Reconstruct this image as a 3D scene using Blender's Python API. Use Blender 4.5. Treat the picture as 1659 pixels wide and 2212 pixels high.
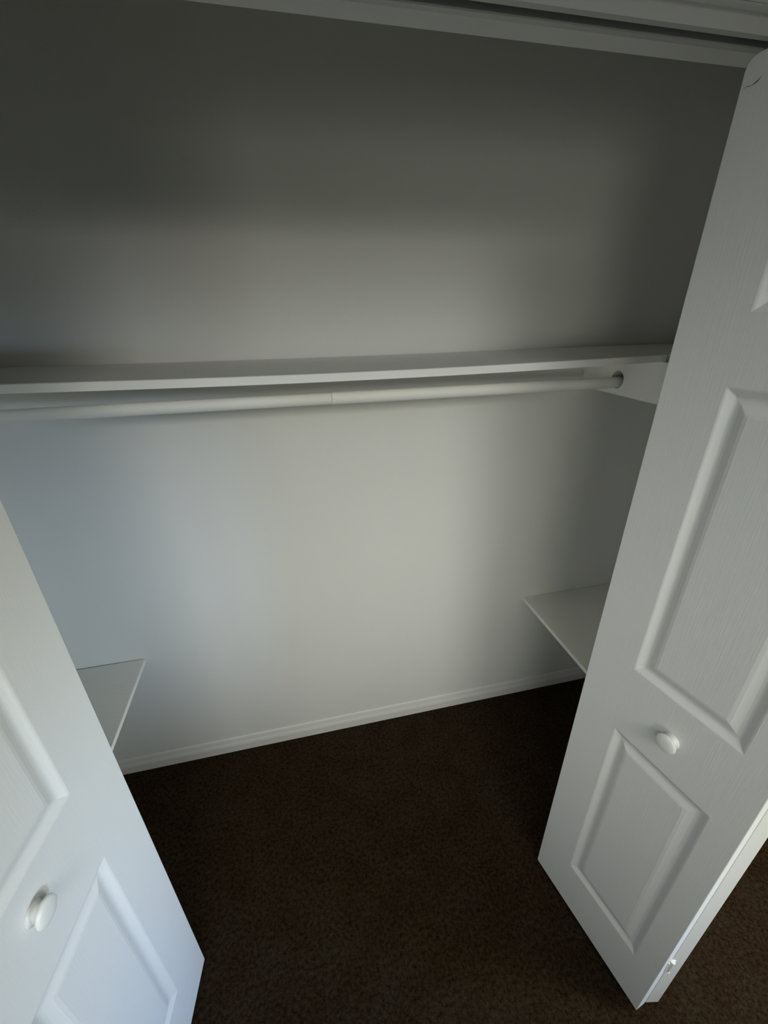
import bpy, bmesh, math
from mathutils import Vector, Matrix

S = bpy.context.scene
COL = S.collection
for o in list(bpy.data.objects):
    bpy.data.objects.remove(o)

# ------------------------------------------------------------------ camera
CD, CH, PITCH, YAW, ROLL, FPX = 1.3318, 1.7166, 0.4472, -0.2188, -0.0150, 911.86
cam_d = bpy.data.cameras.new('camera'); cam = bpy.data.objects.new('camera', cam_d)
COL.objects.link(cam); S.camera = cam
fwd = Vector((-math.sin(YAW)*math.cos(PITCH), math.cos(YAW)*math.cos(PITCH), -math.sin(PITCH)))
rt = Vector((math.cos(YAW), math.sin(YAW), 0)); up = rt.cross(fwd)
R2 = rt*math.cos(ROLL) + up*math.sin(ROLL); U2 = up*math.cos(ROLL) - rt*math.sin(ROLL)
m = Matrix((R2, U2, -fwd)).transposed().to_4x4(); m.translation = Vector((0, -CD, CH))
cam.matrix_world = m
cam_d.sensor_fit = 'HORIZONTAL'; cam_d.sensor_width = 36.0
cam_d.lens = FPX/1659.0*36.0
cam_d.clip_start = 0.01; cam_d.clip_end = 100

# ------------------------------------------------------------------ world, lights, exposure
w = bpy.data.worlds.new('World'); S.world = w; w.use_nodes = True
w.node_tree.nodes['Background'].inputs[0].default_value = (0.55, 0.75, 1.0, 1)
w.node_tree.nodes['Background'].inputs[1].default_value = 0.1
S.view_settings.view_transform = 'Standard'; S.view_settings.look = 'None'
S.view_settings.gamma = 1.0; S.view_settings.use_curve_mapping = False
S.view_settings.exposure = 0.0

def area(name, loc, target, sx, sy, power, color, spread=180):
    d = bpy.data.lights.new(name, 'AREA'); d.shape = 'RECTANGLE'; d.size = sx; d.size_y = sy
    d.energy = power; d.color = color; d.spread = math.radians(spread)
    o = bpy.data.objects.new(name, d); COL.objects.link(o); o.location = loc
    o.rotation_euler = (Vector(target) - Vector(loc)).to_track_quat('-Z', 'Y').to_euler()
    return o
# added lamps with fitted strengths; only the bluish side pair stands for daylight
area('fill_rear', (-1.2, -4.15, 1.3), (1.0, 0, 0.9), 1.0, 0.9, 1.80, (0.96, 1.0, 0.82), 50)  # added fill at the rear opening, aimed across to the right end
area('fill_left', (-1.9, -2.6, 1.2), (1.0, 0, 0.9), 1.0, 0.9, 0.90, (0.97, 1.0, 1.0), 60)  # added fill from the unseen left side of the room
area('fill_side', (2.3, -2.0, 0.9), (-0.5, -0.6, 0.4), 0.8, 0.8, 3.9, (0.97, 0.83, 0.36), 60)  # added warm fill, placed at the side window
area('window_daylight_side_low', (2.3, -1.8, 0.7), (-0.6, -0.8, 0.1), 0.8, 0.6, 3.0, (0.15, 0.42, 1.0), 40)
area('window_daylight_side_far', (2.3, -3.0, 1.0), (-0.8, 0, 0.9), 0.8, 0.6, 1.9, (0.55, 0.75, 1.0), 25)
area('fill_ceiling', (0.25, -1.6, 2.36), (0.25, 0, 0.3), 0.6, 0.4, 0.7, (0.5, 0.7, 1.0), 75)  # added weak bluish fill overhead, no known fixture
area('fill_ceiling_middle', (0.25, -2.6, 2.22), (0.25, 0, 0.6), 1.6, 0.60, 5.5, (1.0, 0.995, 0.91), 60)  # added main fill for the back wall and shelf edge
area('fill_ceiling_right', (1.75, -1.5, 2.38), (1.25, -1.2, 0), 0.4, 0.4, 4.4, (1.0, 0.97, 0.90), 50)  # added lamp that lifts the carpet on the right

# ------------------------------------------------------------------ materials
def nt(name):
    mt = bpy.data.materials.new(name); mt.use_nodes = True
    t = mt.node_tree; b = t.nodes['Principled BSDF']
    return mt, t, b
def paint(name, color, rough=0.6, bump=0.05, scale=(220, 220, 220), var=0.03, spec=0.3):
    mt, t, b = nt(name); L = t.links
    tc = t.nodes.new('ShaderNodeTexCoord'); mp = t.nodes.new('ShaderNodeMapping')
    mp.inputs['Scale'].default_value = scale
    L.new(tc.outputs['Object'], mp.inputs['Vector'])
    n = t.nodes.new('ShaderNodeTexNoise'); n.inputs['Scale'].default_value = 1.0; n.inputs['Detail'].default_value = 3
    L.new(mp.outputs[0], n.inputs['Vector'])
    n2 = t.nodes.new('ShaderNodeTexNoise'); n2.inputs['Scale'].default_value = 2.5; n2.inputs['Detail'].default_value = 4
    L.new(tc.outputs['Object'], n2.inputs['Vector'])
    r = t.nodes.new('ShaderNodeMixRGB'); r.blend_type = 'MIX'
    r.inputs[1].default_value = (*[c*(1-var) for c in color], 1); r.inputs[2].default_value = (*[min(1, c*(1+var)) for c in color], 1)
    L.new(n2.outputs['Fac'], r.inputs[0]); L.new(r.outputs[0], b.inputs['Base Color'])
    bp = t.nodes.new('ShaderNodeBump'); bp.inputs['Strength'].default_value = bump; bp.inputs['Distance'].default_value = 0.001
    L.new(n.outputs['Fac'], bp.inputs['Height']); L.new(bp.outputs[0], b.inputs['Normal'])
    b.inputs['Roughness'].default_value = rough
    b.inputs['Specular IOR Level'].default_value = spec
    return mt
WALL = paint('wall_paint', (0.80, 0.795, 0.755), 0.85, 0.25, (260, 260, 260), 0.02, 0.15)
ROOMW = paint('room_wall_paint', (0.62, 0.62, 0.59), 0.85, 0.15, (200, 200, 200), 0.02, 0.15)
TRIM = paint('trim_paint', (0.78, 0.77, 0.73), 0.5, 0.15, (120, 120, 120), 0.03, 0.3)
SHELF = paint('shelf_paint', (0.90, 0.89, 0.84), 0.55, 0.5, (30, 180, 180), 0.04, 0.3)
DOOR = paint('door_paint', (0.74, 0.74, 0.72), 0.5, 0.22, (330, 330, 14), 0.015, 0.35)
KNOB = paint('knob_paint', (0.80, 0.80, 0.77), 0.3, 0.05, (100, 100, 100), 0.02, 0.5)
ROD = paint('rod_paint', (0.90, 0.89, 0.84), 0.5, 0.2, (60, 200, 200), 0.03, 0.3)
HOLE_SHADE = paint('hole_shade', (0.05, 0.035, 0.022), 0.9, 0.3, (60, 200, 60), 0.2, 0.1)  # dark brown standing in for shade inside the rod holes
METAL = paint('track_metal', (0.50, 0.50, 0.48), 0.4, 0.1, (80, 80, 80), 0.03, 0.5)
PIN = paint('pin_metal', (0.10, 0.10, 0.10), 0.45, 0.1, (80, 80, 80), 0.05, 0.5)

def carpet():
    mt, t, b = nt('brown_carpet'); L = t.links
    tc = t.nodes.new('ShaderNodeTexCoord')
    def noise(s, d, rough=0.6):
        n = t.nodes.new('ShaderNodeTexNoise'); n.inputs['Scale'].default_value = s; n.inputs['Detail'].default_value = d
        n.inputs['Roughness'].default_value = rough
        L.new(tc.outputs['Object'], n.inputs['Vector']); return n
    a = noise(95, 5, 0.8); c = noise(9, 5); d = noise(420, 2)
    r = t.nodes.new('ShaderNodeValToRGB')
    r.color_ramp.elements[0].position = 0.34; r.color_ramp.elements[0].color = (0.010, 0.0065, 0.0035, 1)
    r.color_ramp.elements[1].position = 0.70; r.color_ramp.elements[1].color = (0.078, 0.055, 0.032, 1)
    L.new(a.outputs['Fac'], r.inputs[0])
    r2 = t.nodes.new('ShaderNodeValToRGB')
    r2.color_ramp.elements[0].position = 0.35; r2.color_ramp.elements[0].color = (0.85, 0.70, 0.62, 1)
    r2.color_ramp.elements[1].position = 0.65; r2.color_ramp.elements[1].color = (1.0, 1.0, 0.95, 1)
    L.new(c.outputs['Fac'], r2.inputs[0])
    mx = t.nodes.new('ShaderNodeMixRGB'); mx.blend_type = 'MULTIPLY'; mx.inputs[0].default_value = 1
    L.new(r.outputs[0], mx.inputs[1]); L.new(r2.outputs[0], mx.inputs[2]); L.new(mx.outputs[0], b.inputs['Base Color'])
    ad = t.nodes.new('ShaderNodeMath'); ad.operation = 'ADD'
    L.new(a.outputs['Fac'], ad.inputs[0]); L.new(d.outputs['Fac'], ad.inputs[1])
    bp = t.nodes.new('ShaderNodeBump'); bp.inputs['Strength'].default_value = 0.9; bp.inputs['Distance'].default_value = 0.006
    L.new(ad.outputs[0], bp.inputs['Height']); L.new(bp.outputs[0], b.inputs['Normal'])
    b.inputs['Roughness'].default_value = 1.0; b.inputs['Specular IOR Level'].default_value = 0.02
    return mt
CARPET = carpet()
def glass():
    mt, t, b = nt('window_glass')
    b.inputs['Transmission Weight'].default_value = 1.0; b.inputs['Roughness'].default_value = 0.0
    b.inputs['IOR'].default_value = 1.45
    return mt
GLASS = glass()

# ------------------------------------------------------------------ mesh helpers
def link(name, bm, mat, parent=None, smooth=False, bevel=0, seg=2):
    bmesh.ops.recalc_face_normals(bm, faces=bm.faces)
    me = bpy.data.meshes.new(name); bm.to_mesh(me); bm.free()
    me.materials.append(mat)
    for p in me.polygons: p.use_smooth = smooth
    o = bpy.data.objects.new(name, me); COL.objects.link(o)
    if parent: o.parent = parent
    if bevel:
        md = o.modifiers.new('bevel', 'BEVEL'); md.width = bevel; md.segments = seg
        md.limit_method = 'ANGLE'; md.angle_limit = math.radians(12)
    return o
def tag(o, label=None, cat=None, group=None, kind=None):
    if label: o['label'] = label
    if cat: o['category'] = cat
    if group: o['group'] = group
    if kind: o['kind'] = kind
    return o
def box(bm, x0, x1, y0, y1, z0, z1):
    vs = [bm.verts.new((x, y, z)) for x in (x0, x1) for y in (y0, y1) for z in (z0, z1)]
    for f in ((0,1,3,2),(4,6,7,5),(0,4,5,1),(2,3,7,6),(0,2,6,4),(1,5,7,3)):
        bm.faces.new([vs[i] for i in f])
def boxes(name, lst, mat, parent=None, bevel=0):
    bm = bmesh.new()
    for b in lst: box(bm, *b)
    return link(name, bm, mat, parent, bevel=bevel)
def prism_x(bm, prof, x0, x1):
    a = [bm.verts.new((x0, y, z)) for y, z in prof]; b = [bm.verts.new((x1, y, z)) for y, z in prof]
    n = len(prof)
    for i in range(n):
        bm.faces.new([a[i], a[(i+1) % n], b[(i+1) % n], b[i]])
    bm.faces.new(a); bm.faces.new(b[::-1])
def tube(bm, p0, p1, r, n=32, caps=True):
    p0 = Vector(p0); p1 = Vector(p1); d = (p1-p0).normalized()
    u = d.orthogonal().normalized(); v = d.cross(u)
    A = []; B = []
    for i in range(n):
        a = 2*math.pi*i/n; q = u*math.cos(a)*r + v*math.sin(a)*r
        A.append(bm.verts.new(p0+q)); B.append(bm.verts.new(p1+q))
    for i in range(n):
        bm.faces.new([A[i], A[(i+1) % n], B[(i+1) % n], B[i]])
    if caps: bm.faces.new(A[::-1]); bm.faces.new(B)
def lathe(bm, origin, axis, prof, n=40):
    axis = Vector(axis).normalized(); u = axis.orthogonal().normalized(); v = axis.cross(u); o = Vector(origin)
    rings = []
    for h, r in prof:
        if r < 1e-6: rings.append([bm.verts.new(o+axis*h)])
        else: rings.append([bm.verts.new(o+axis*h+(u*math.cos(2*math.pi*i/n)+v*math.sin(2*math.pi*i/n))*r) for i in range(n)])
    for a, b in zip(rings, rings[1:]):
        for i in range(n):
            j = (i+1) % n
            if len(a) == 1: bm.faces.new([a[0], b[i], b[j]])
            elif len(b) == 1: bm.faces.new([a[i], a[j], b[0]])
            else: bm.faces.new([a[i], a[j], b[j], b[i]])

# ------------------------------------------------------------------ setting
XL, XR = -1.15, 1.40            # closet side walls
JL, JR = -0.640, 0.885          # opening jambs
YI, YO = -0.585, -0.715         # inner / outer face of the front partition
HZ, CZ = 2.05, 2.44             # header underside, ceiling
RL, RR, RB = -1.95, 2.35, -4.25 # the room in front of the closet

ST = dict(kind='structure')
tag(boxes('floor', [(RL-.1, RR+.1, RB-.1, 0.1, -0.10, 0.0)], CARPET), 'dark brown carpet floor running into the closet', 'floor', **ST)
tag(boxes('ceiling', [(RL-.1, RR+.1, RB-.1, 0.1, CZ, CZ+0.1)], WALL), 'white ceiling above the closet and room', 'ceiling', **ST)
tag(boxes('wall_back', [(RL-.1, RR+.1, 0.0, 0.1, 0, CZ)], WALL), 'pale plain wall at the back of the closet', 'wall', **ST)
tag(boxes('wall_left', [(XL-.1, XL, YI, 0.0, 0, CZ)], WALL), 'left end wall inside the closet', 'wall', **ST)
tag(boxes('wall_right', [(XR, XR+.1, YI, 0.0, 0, CZ)], WALL), 'right end wall inside the closet', 'wall', **ST)
tag(boxes('wall_front', [(RL-.1, JL, YO, YI, 0, CZ), (JR, RR+.1, YO, YI, 0, CZ), (JL, JR, YO, YI, HZ, CZ)], WALL),
    'closet front wall with header over the door opening', 'wall', **ST)
# room walls (rear wall and right wall with window openings)
WX0, WX1, WZ0, WZ1 = -1.75, 1.35, 0.60, 2.00
tag(boxes('wall_rear', [(RL-.1, WX0, RB-.1, RB, 0, CZ), (WX1, RR+.1, RB-.1, RB, 0, CZ), (WX0, WX1, RB-.1, RB, 0, WZ0), (WX0, WX1, RB-.1, RB, WZ1, CZ)], ROOMW),
    'room wall with a window opposite the closet', 'wall', **ST)
SY0, SY1, SZ0, SZ1 = -3.45, -1.35, 0.35, 1.75
tag(boxes('wall_side', [(RR, RR+.1, RB, SY0, 0, CZ), (RR, RR+.1, SY1, YO, 0, CZ), (RR, RR+.1, SY0, SY1, 0, SZ0), (RR, RR+.1, SY0, SY1, SZ1, CZ)], ROOMW),
    'room wall to the right with a window', 'wall', **ST)
LY0, LY1, LZ0, LZ1 = -3.2, -2.0, 0.65, 1.75
tag(boxes('wall_far_left', [(RL-.1, RL, RB, LY0, 0, CZ), (RL-.1, RL, LY1, YO, 0, CZ), (RL-.1, RL, LY0, LY1, 0, LZ0), (RL-.1, RL, LY0, LY1, LZ1, CZ)], ROOMW),
    'room wall to the left with an added window opening', 'wall', **ST)
# unseen windows, openings sized around the lamps; left one added for its lamp
def window(name, bars, pane, lab):
    f = boxes(name, bars, TRIM, bevel=0.003); tag(f, lab, 'window', **ST)
    boxes('window_pane', [pane], GLASS, f)
t = .05
window('window_1', [(WX0, WX1, RB-.07, RB-.01, WZ0, WZ0+t), (WX0, WX1, RB-.07, RB-.01, WZ1-t, WZ1), (WX0, WX0+t, RB-.07, RB-.01, WZ0+t, WZ1-t),
                    (WX1-t, WX1, RB-.07, RB-.01, WZ0+t, WZ1-t)], (WX0+t, WX1-t, RB-.045, RB-.04, WZ0+t, WZ1-t), 'unseen window in the room wall opposite the closet, sized to the fill lamp')
window('window_2', [(RR+.01, RR+.07, SY0, SY1, SZ0, SZ0+t), (RR+.01, RR+.07, SY0, SY1, SZ1-t, SZ1), (RR+.01, RR+.07, SY0, SY0+t, SZ0+t, SZ1-t),
                    (RR+.01, RR+.07, SY1-t, SY1, SZ0+t, SZ1-t)], (RR+.04, RR+.045, SY0+t, SY1-t, SZ0+t, SZ1-t), 'window in the right room wall')
window('window_3_added', [(RL-.07, RL-.01, LY0, LY1, LZ0, LZ0+t), (RL-.07, RL-.01, LY0, LY1, LZ1-t, LZ1), (RL-.07, RL-.01, LY0, LY0+t, LZ0+t, LZ1-t),
                    (RL-.07, RL-.01, LY1-t, LY1, LZ0+t, LZ1-t)], (RL-.045, RL-.04, LY0+t, LY1-t, LZ0+t, LZ1-t), 'added unseen window in the left room wall for the fill lamp')
# baseboards
BB = [(0, 0), (-.013, 0), (-.013, .034), (-.0115, .042), (-.008, .052), (-.006, .064), (-.004, .070), (0, .072)]
bm = bmesh.new(); prism_x(bm, BB, XL, XR)
tag(link('baseboard_back', bm, TRIM), 'low white baseboard along the back wall of the closet', 'baseboard', **ST)
for nm, x, sg in (('baseboard_left', XL, 1), ('baseboard_right', XR, -1)):
    bm = bmesh.new()
    a = [bm.verts.new((x - sg*y, -.013, z)) for y, z in BB]; b = [bm.verts.new((x - sg*y, YI, z)) for y, z in BB]
    for i in range(len(BB)): bm.faces.new([a[i], a[(i+1) % len(BB)], b[(i+1) % len(BB)], b[i]])
    bm.faces.new(a); bm.faces.new(b[::-1])
    tag(link(nm, bm, TRIM), 'low white baseboard on the closet end wall', 'baseboard', **ST)
# casing on the room side of the opening
cw = .057
tag(boxes('trim_1', [(JL-cw, JL, YO-.014, YO, 0, HZ+cw), (JR, JR+cw, YO-.014, YO, 0, HZ+cw), (JL, JR, YO-.014, YO, HZ, HZ+cw)], TRIM, bevel=.003),
    'white painted casing around the closet opening', 'trim', **ST)

# unseen fixture bodies added to go with the overhead fill lamps
for lab, x0, x1, y in (('added flat ceiling fixture, unseen, closest to the closet', -.15, .65, -1.6), ('added long flat ceiling fixture, unseen, in the middle of the room', -.55, 1.05, -2.6),
                       ('added small flat ceiling fixture, unseen, at the right of the room', 1.5, 2.0, -1.5)):
    tag(boxes('added_fixture', [(x0, x1, y-(x1-x0)*.31, y+(x1-x0)*.31, 2.40, CZ)], METAL, bevel=.004), lab, 'added light fixture')
# ------------------------------------------------------------------ door track under the header
bm = bmesh.new()
TY0, TY1, TZ = -.702, -.664, HZ-.020
prism_x(bm, [(TY1, HZ), (TY1, TZ), (TY1-.010, TZ), (TY1-.010, TZ+.002), (TY1-.002, TZ+.002), (TY1-.002, HZ-.002),
             (TY0+.002, HZ-.002), (TY0+.002, TZ+.002), (TY0+.010, TZ+.002), (TY0+.010, TZ), (TY0, TZ), (TY0, HZ)], JL+.002, JR-.002)
tag(link('door_track', bm, METAL), 'white metal door track with a dark slot under the closet header', 'door track')

# ------------------------------------------------------------------ bifold doors
DZ0, DH = 0.020, 2.0
PANELS = ((.175, .787), (.973, 1.580), (1.685, 1.885))    # relative to the leaf bottom
def leaf_mesh(P0, P1, nrm, th, sa, sb, round_far=False):
    """leaf from P0 to P1; nrm = outward normal of the moulded face lying on the P0-P1 line"""
    P0 = Vector((*P0, 0)); P1 = Vector((*P1, 0)); e = (P1-P0).normalized(); W = (P1-P0).length
    n = Vector((*nrm, 0)).normalized()
    sc = [0, sa, sb, W]; zc = [0]
    for a, b in PANELS: zc += [a, b]
    zc.append(DH)
    bm = bmesh.new()
    def V(s, z, d): return bm.verts.new(P0 + e*s + Vector((0, 0, DZ0+z)) - n*d)
    def face_side(flip):
        D = (lambda d: th-d) if flip else (lambda d: d)
        g = [[V(s, z, D(0)) for z in zc] for s in sc]
        for i in range(3):
            for j in range(len(zc)-1):
                c = [g[i][j], g[i+1][j], g[i+1][j+1], g[i][j+1]]
                if i == 1 and j % 2 == 1:
                    prev = c
                    s0, s1, z0, z1 = sc[i], sc[i+1], zc[j], zc[j+1]
                    for ins, dep in ((.003, .0006), (.008, .0035), (.015, .0072), (.019, .0078), (.024, .0070), (.037, .0022), (.043, .0012)):
                        cur = [V(s0+ins, z0+ins, D(dep)), V(s1-ins, z0+ins, D(dep)), V(s1-ins, z1-ins, D(dep)), V(s0+ins, z1-ins, D(dep))]
                        for k in range(4): bm.faces.new([prev[k], prev[(k+1) % 4], cur[(k+1) % 4], cur[k]])
                        prev = cur
                    bm.faces.new(prev)
                else: bm.faces.new(c)
        return g
    F = face_side(False); B = face_side(True)
    ns, nz = len(sc), len(zc)
    for i in range(ns-1):
        bm.faces.new([F[i][0], F[i+1][0], B[i+1][0], B[i][0]])
        bm.faces.new([F[i][nz-1], F[i+1][nz-1], B[i+1][nz-1], B[i][nz-1]])
    for j in range(nz-1):
        bm.faces.new([F[0][j], F[0][j+1], B[0][j+1], B[0][j]])
        bm.faces.new([F[ns-1][j], F[ns-1][j+1], B[ns-1][j+1], B[ns-1][j]])
    if round_far:
        ed = [x for x in bm.edges if set(x.verts) == {F[0][nz-1], B[0][nz-1]}]
        bmesh.ops.bevel(bm, geom=ed, offset=.016, segments=4, affect='EDGES', profile=.5)
    return bm
def perp(P0, P1, toward):
    e = (Vector(P1)-Vector(P0)).normalized(); n = Vector((-e.y, e.x))
    return n if n.dot(Vector(toward)) > 0 else -n
TH, TH2, GAP = .031, .036, .0035
def bifold(name, P0, P1, sgn, jamb_sin, sa, ks, kz, label):
    """sgn = +1: the leaves fold on the +x side of the visible face"""
    root = bpy.data.objects.new(name, None); COL.objects.link(root)
    root.location = (P0[0], P0[1], 0)
    root['label'] = label; root['category'] = 'door'; root['kind'] = 'structure'
    inv = Matrix.Translation((-P0[0], -P0[1], 0))
    def part(nm, bm, mat, parent=root, **k):
        bmesh.ops.transform(bm, matrix=inv, verts=bm.verts); return link(nm, bm, mat, parent, **k)
    n = perp(P0, P1, (-sgn, 0))
    W = (Vector(P1)-Vector(P0)).length; e = (Vector(P1)-Vector(P0)).normalized()
    lead = part('door_leaf', leaf_mesh(P0, P1, n, TH, sa, .324, True), DOOR, bevel=.0015)
    lead['label'] = 'leading leaf with the knob'
    # second leaf, folded behind the first
    Q = Vector(P1) - n*(TH+GAP)
    d2 = Vector((sgn*jamb_sin, math.sqrt(1-jamb_sin**2)))
    n2 = Vector((d2.y*sgn, -d2.x*sgn))
    A1 = Q + n2*TH2; A0 = A1 + d2*W
    part('door_leaf', leaf_mesh(A0, A1, n2, TH2, .104, .324), DOOR, bevel=.0012)['label'] = 'rear leaf folded behind the knob leaf'
    # knob
    kp = Vector(P0) + e*ks
    bm = bmesh.new()
    lathe(bm, (kp.x, kp.y, kz), (n.x, n.y, 0),
          [(-.001, .0), (-.001, .0170), (.001, .0170), (.0025, .0150), (.004, .0128), (.009, .0124), (.0115, .0145), (.0135, .0185), (.0155, .0207), (.0175, .0210), (.0195, .0200), (.0212, .0170), (.0222, .0115), (.0227, .0055), (.0228, 0)])
    part('knob', bm, KNOB, smooth=True)['label'] = 'small round white mushroom knob'
    # hinges in the fold
    hx = Vector(P1) - n*(TH+GAP/2) + e*.003
    for z in (.2556, 1.02, 1.80):
        bm = bmesh.new()
        tube(bm, (hx.x, hx.y, z-.024), (hx.x, hx.y, z+.024), .0042, 16)
        for a in (-.026, .024): tube(bm, (hx.x, hx.y, z+a), (hx.x, hx.y, z+a+.002), .0052, 16)
        c1 = Vector(P1) - n*(TH-.009); c2 = Q + n2*.010
        for c in (c1, c2):
            h = hx; d = (c-h).normalized(); q = Vector((-d.y, d.x))*.0012
            vs = [bm.verts.new((p.x, p.y, zz)) for zz in (z-.022, z+.022) for p in (h-q, h+q, c+q, c-q)]
            for f in ((0,1,2,3), (7,6,5,4), (0,4,5,1), (1,5,6,2), (2,6,7,3), (3,7,4,0)): bm.faces.new([vs[i] for i in f])
        part('hinge', bm, KNOB)
    # guide pin into the track and pivot pin
    for p in (Vector(P0) + e*.020 - n*TH/2, A0 - d2*.020 - n2*TH2/2):
        bm = bmesh.new(); tube(bm, (p.x, p.y, DZ0+DH-.005), (p.x, p.y, HZ-.004), .004, 14)
        tube(bm, (p.x, p.y, DZ0+DH), (p.x, p.y, DZ0+DH+.006), .007, 14)
        part('guide_pin', bm, PIN)
    return root
bifold('door_1', (-.409, -.678), (-.4585, -1.0509), -1, .27, .114, .2445, .929, 'white bifold door folded open on the left of the closet')
dr = bifold('door_2', (.6625, -.678), (.7326, -1.0474), 1, .19, .104, .217, .900, 'white bifold door folded open on the right of the closet')

def on_leaf(s, z, d=0):
    P0 = Vector((.6625, -.678)); e = (Vector((.7326, -1.0474))-P0).normalized(); n = perp((.6625, -.678), (.7326, -1.0474), (-1, 0))
    p = P0 + e*s + n*d; return Vector((p.x+.0-.6625, p.y+.678, z))
bm = bmesh.new()
cr = [(.004, 1.9850, .0002), (.009, 1.9866, .0003), (.014, 1.9852, .0003), (.018, 1.9868, .0007), (.0215, 1.9880, .0012), (.0238, 1.9902, .0008), (.0252, 1.9925, .0002)]
T_ = [bm.verts.new(on_leaf(s_, z_+w_, .0003)) for s_, z_, w_ in cr]; B_ = [bm.verts.new(on_leaf(s_, z_-w_, .0003)) for s_, z_, w_ in cr]
for i in range(len(cr)-1): bm.faces.new([T_[i], T_[i+1], B_[i+1], B_[i]])
CRACK = paint('crack_grey', (0.16, 0.15, 0.13), 0.9, 0.1, (80, 80, 80), 0.05, 0.1)  # brownish grey of the crack line itself
ck = link('paint_crack', bm, CRACK, dr); ck['label'] = 'dark crack near the top corner'
# ------------------------------------------------------------------ high shelf and rod
SZ, ST_, SD = 1.5965, .019, .3144
def shelf_high():
    bm = bmesh.new()
    xs = []; n = 64
    for i in range(n+1): xs.append(XL + (XR-XL)*i/n)
    cut0, cut1 = 1.024, 1.036
    xs = sorted(set([x for x in xs if not (cut0-.01 < x < cut1+.01)] + [cut0, cut1]))
    def sag(x, y):
        u = (x+.75)/1.78
        if u < 0 or u > 1: return 0
        return -.0105*math.sin(math.pi*u)*(0.45+.55*(-y/SD))
    rows = []
    ys = [-.004, -.08, -.16, -.24, -(SD-.05), -(SD-.002), -SD]
    for x in xs:
        rows.append(([bm.verts.new((x, y, SZ+sag(x, y) - (.0015 if y == ys[-1] else 0))) for y in ys],
                     [bm.verts.new((x, y, SZ-ST_+sag(x, y))) for y in ys]))
    m = len(ys)
    def hole(i, j): return abs(xs[i]-cut0) < 1e-6 and j >= 4
    for i in range(len(xs)-1):
        (a, b), (c, d) = rows[i], rows[i+1]
        for j in range(m-1):
            if hole(i, j): continue
            bm.faces.new([a[j], a[j+1], c[j+1], c[j]]); bm.faces.new([b[j], d[j], d[j+1], b[j+1]])
            if j == m-2: bm.faces.new([a[j+1], b[j+1], d[j+1], c[j+1]])
        bm.faces.new([a[0], c[0], d[0], b[0]])
        if hole(i, 5):
            bm.faces.new([a[4], b[4], d[4], c[4]])
            for (p, q) in ((a, b), (c, d)):
                for j in range(4, m-1): bm.faces.new([p[j], p[j+1], q[j+1], q[j]])
    for (p, q) in (rows[0], rows[-1]):
        for j in range(m-1): bm.faces.new([p[j], p[j+1], q[j+1], q[j]])
    return link('closet_shelf', bm, SHELF)
tag(shelf_high(), 'long white painted wooden shelf sagging above the hanging rod', 'shelf')

# support boards with rod holes
RY, RZ, RR_ = -.164, 1.5015, .0165
HR, HZC = .0265, 1.5100
def support(x0, x1, xb):
    bm = bmesh.new()
    y0, y1, z0, z1 = -.0005, -.44, 1.466, SZ-ST_-.0005
    N = 48
    def outline(k):
        a = 2*math.pi*k/N + math.pi/4
        c, s = math.cos(a), math.sin(a)
        # project direction on the rectangle
        ty = ((y0 if c > 0 else y1)-RY)/c if abs(c) > 1e-9 else 1e9
        tz = ((z1 if s > 0 else z0)-HZC)/s if abs(s) > 1e-9 else 1e9
        t_ = min(ty, tz); return (RY+c*t_, HZC+s*t_)
    # exact corners appended by snapping the nearest directions
    pts = [outline(k) for k in range(N)]
    for cy, cz in ((y0, z0), (y0, z1), (y1, z0), (y1, z1)):
        ca = math.atan2(cz-HZC, cy-RY)
        k = min(range(N), key=lambda q: abs(math.remainder(2*math.pi*q/N+math.pi/4-ca, 2*math.pi)))
        pts[k] = (cy, cz)
    inn = [(RY+HR*math.cos(2*math.pi*k/N+math.pi/4), HZC+HR*math.sin(2*math.pi*k/N+math.pi/4)) for k in range(N)]
    V = {}
    for nm, P in (('o', pts), ('i', inn)):
        for x in (x0, x1): V[nm, x] = [bm.verts.new((x, *p)) for p in P]
    for k in range(N):
        j = (k+1) % N
        for x in (x0, x1): bm.faces.new([V['o', x][k], V['o', x][j], V['i', x][j], V['i', x][k]])
        bm.faces.new([V['o', x0][k], V['o', x0][j], V['o', x1][j], V['o', x1][k]])
        bm.faces.new([V['i', x0][k], V['i', x0][j], V['i', x1][j], V['i', x1][k]])
    cap = bm.faces.new(V['i', xb]); cap.material_index = 1  # back disc coloured dark so the hole reads as deep shade
    o = link('rod_support_board', bm, SHELF); o.data.materials.append(HOLE_SHADE); return o
tag(support(1.010, 1.055, 1.055), 'white board under the right of the long shelf with a round hole for the rod', 'support board')
tag(support(-.790, -.760, -.790), 'white board under the left of the long shelf holding the rod end', 'support board')
rod = bpy.data.objects.new('hanging_rod', None); COL.objects.link(rod); rod.location = (.12, RY, RZ)
tag(rod, 'round white clothes rod hanging beneath the long closet shelf', 'clothes rod')
for nm, xa, xb, r in (('rod_tube', -.775, .118, .0159), ('rod_tube', .1185, 1.022, .0166)):
    bm = bmesh.new(); tube(bm, (xa-.12, 0, 0), (xb-.12, 0, 0), r, 48)
    o = link(nm, bm, ROD, rod, smooth=True, bevel=.0012)

# low shelves at both ends of the closet
def low(x0, x1, z, lab, gap=.0008):
    o = boxes('low_shelf', [(x0, x1, -.50, -gap, z-.016, z)], SHELF, bevel=.0015)
    tag(o, lab, 'shelf')
low(XL+.001, -.6076, .5777, 'low white shelf board at the left end of the closet', .0035)
low(.9132, XR-.001, .5752, 'low white shelf board at the right end of the closet')
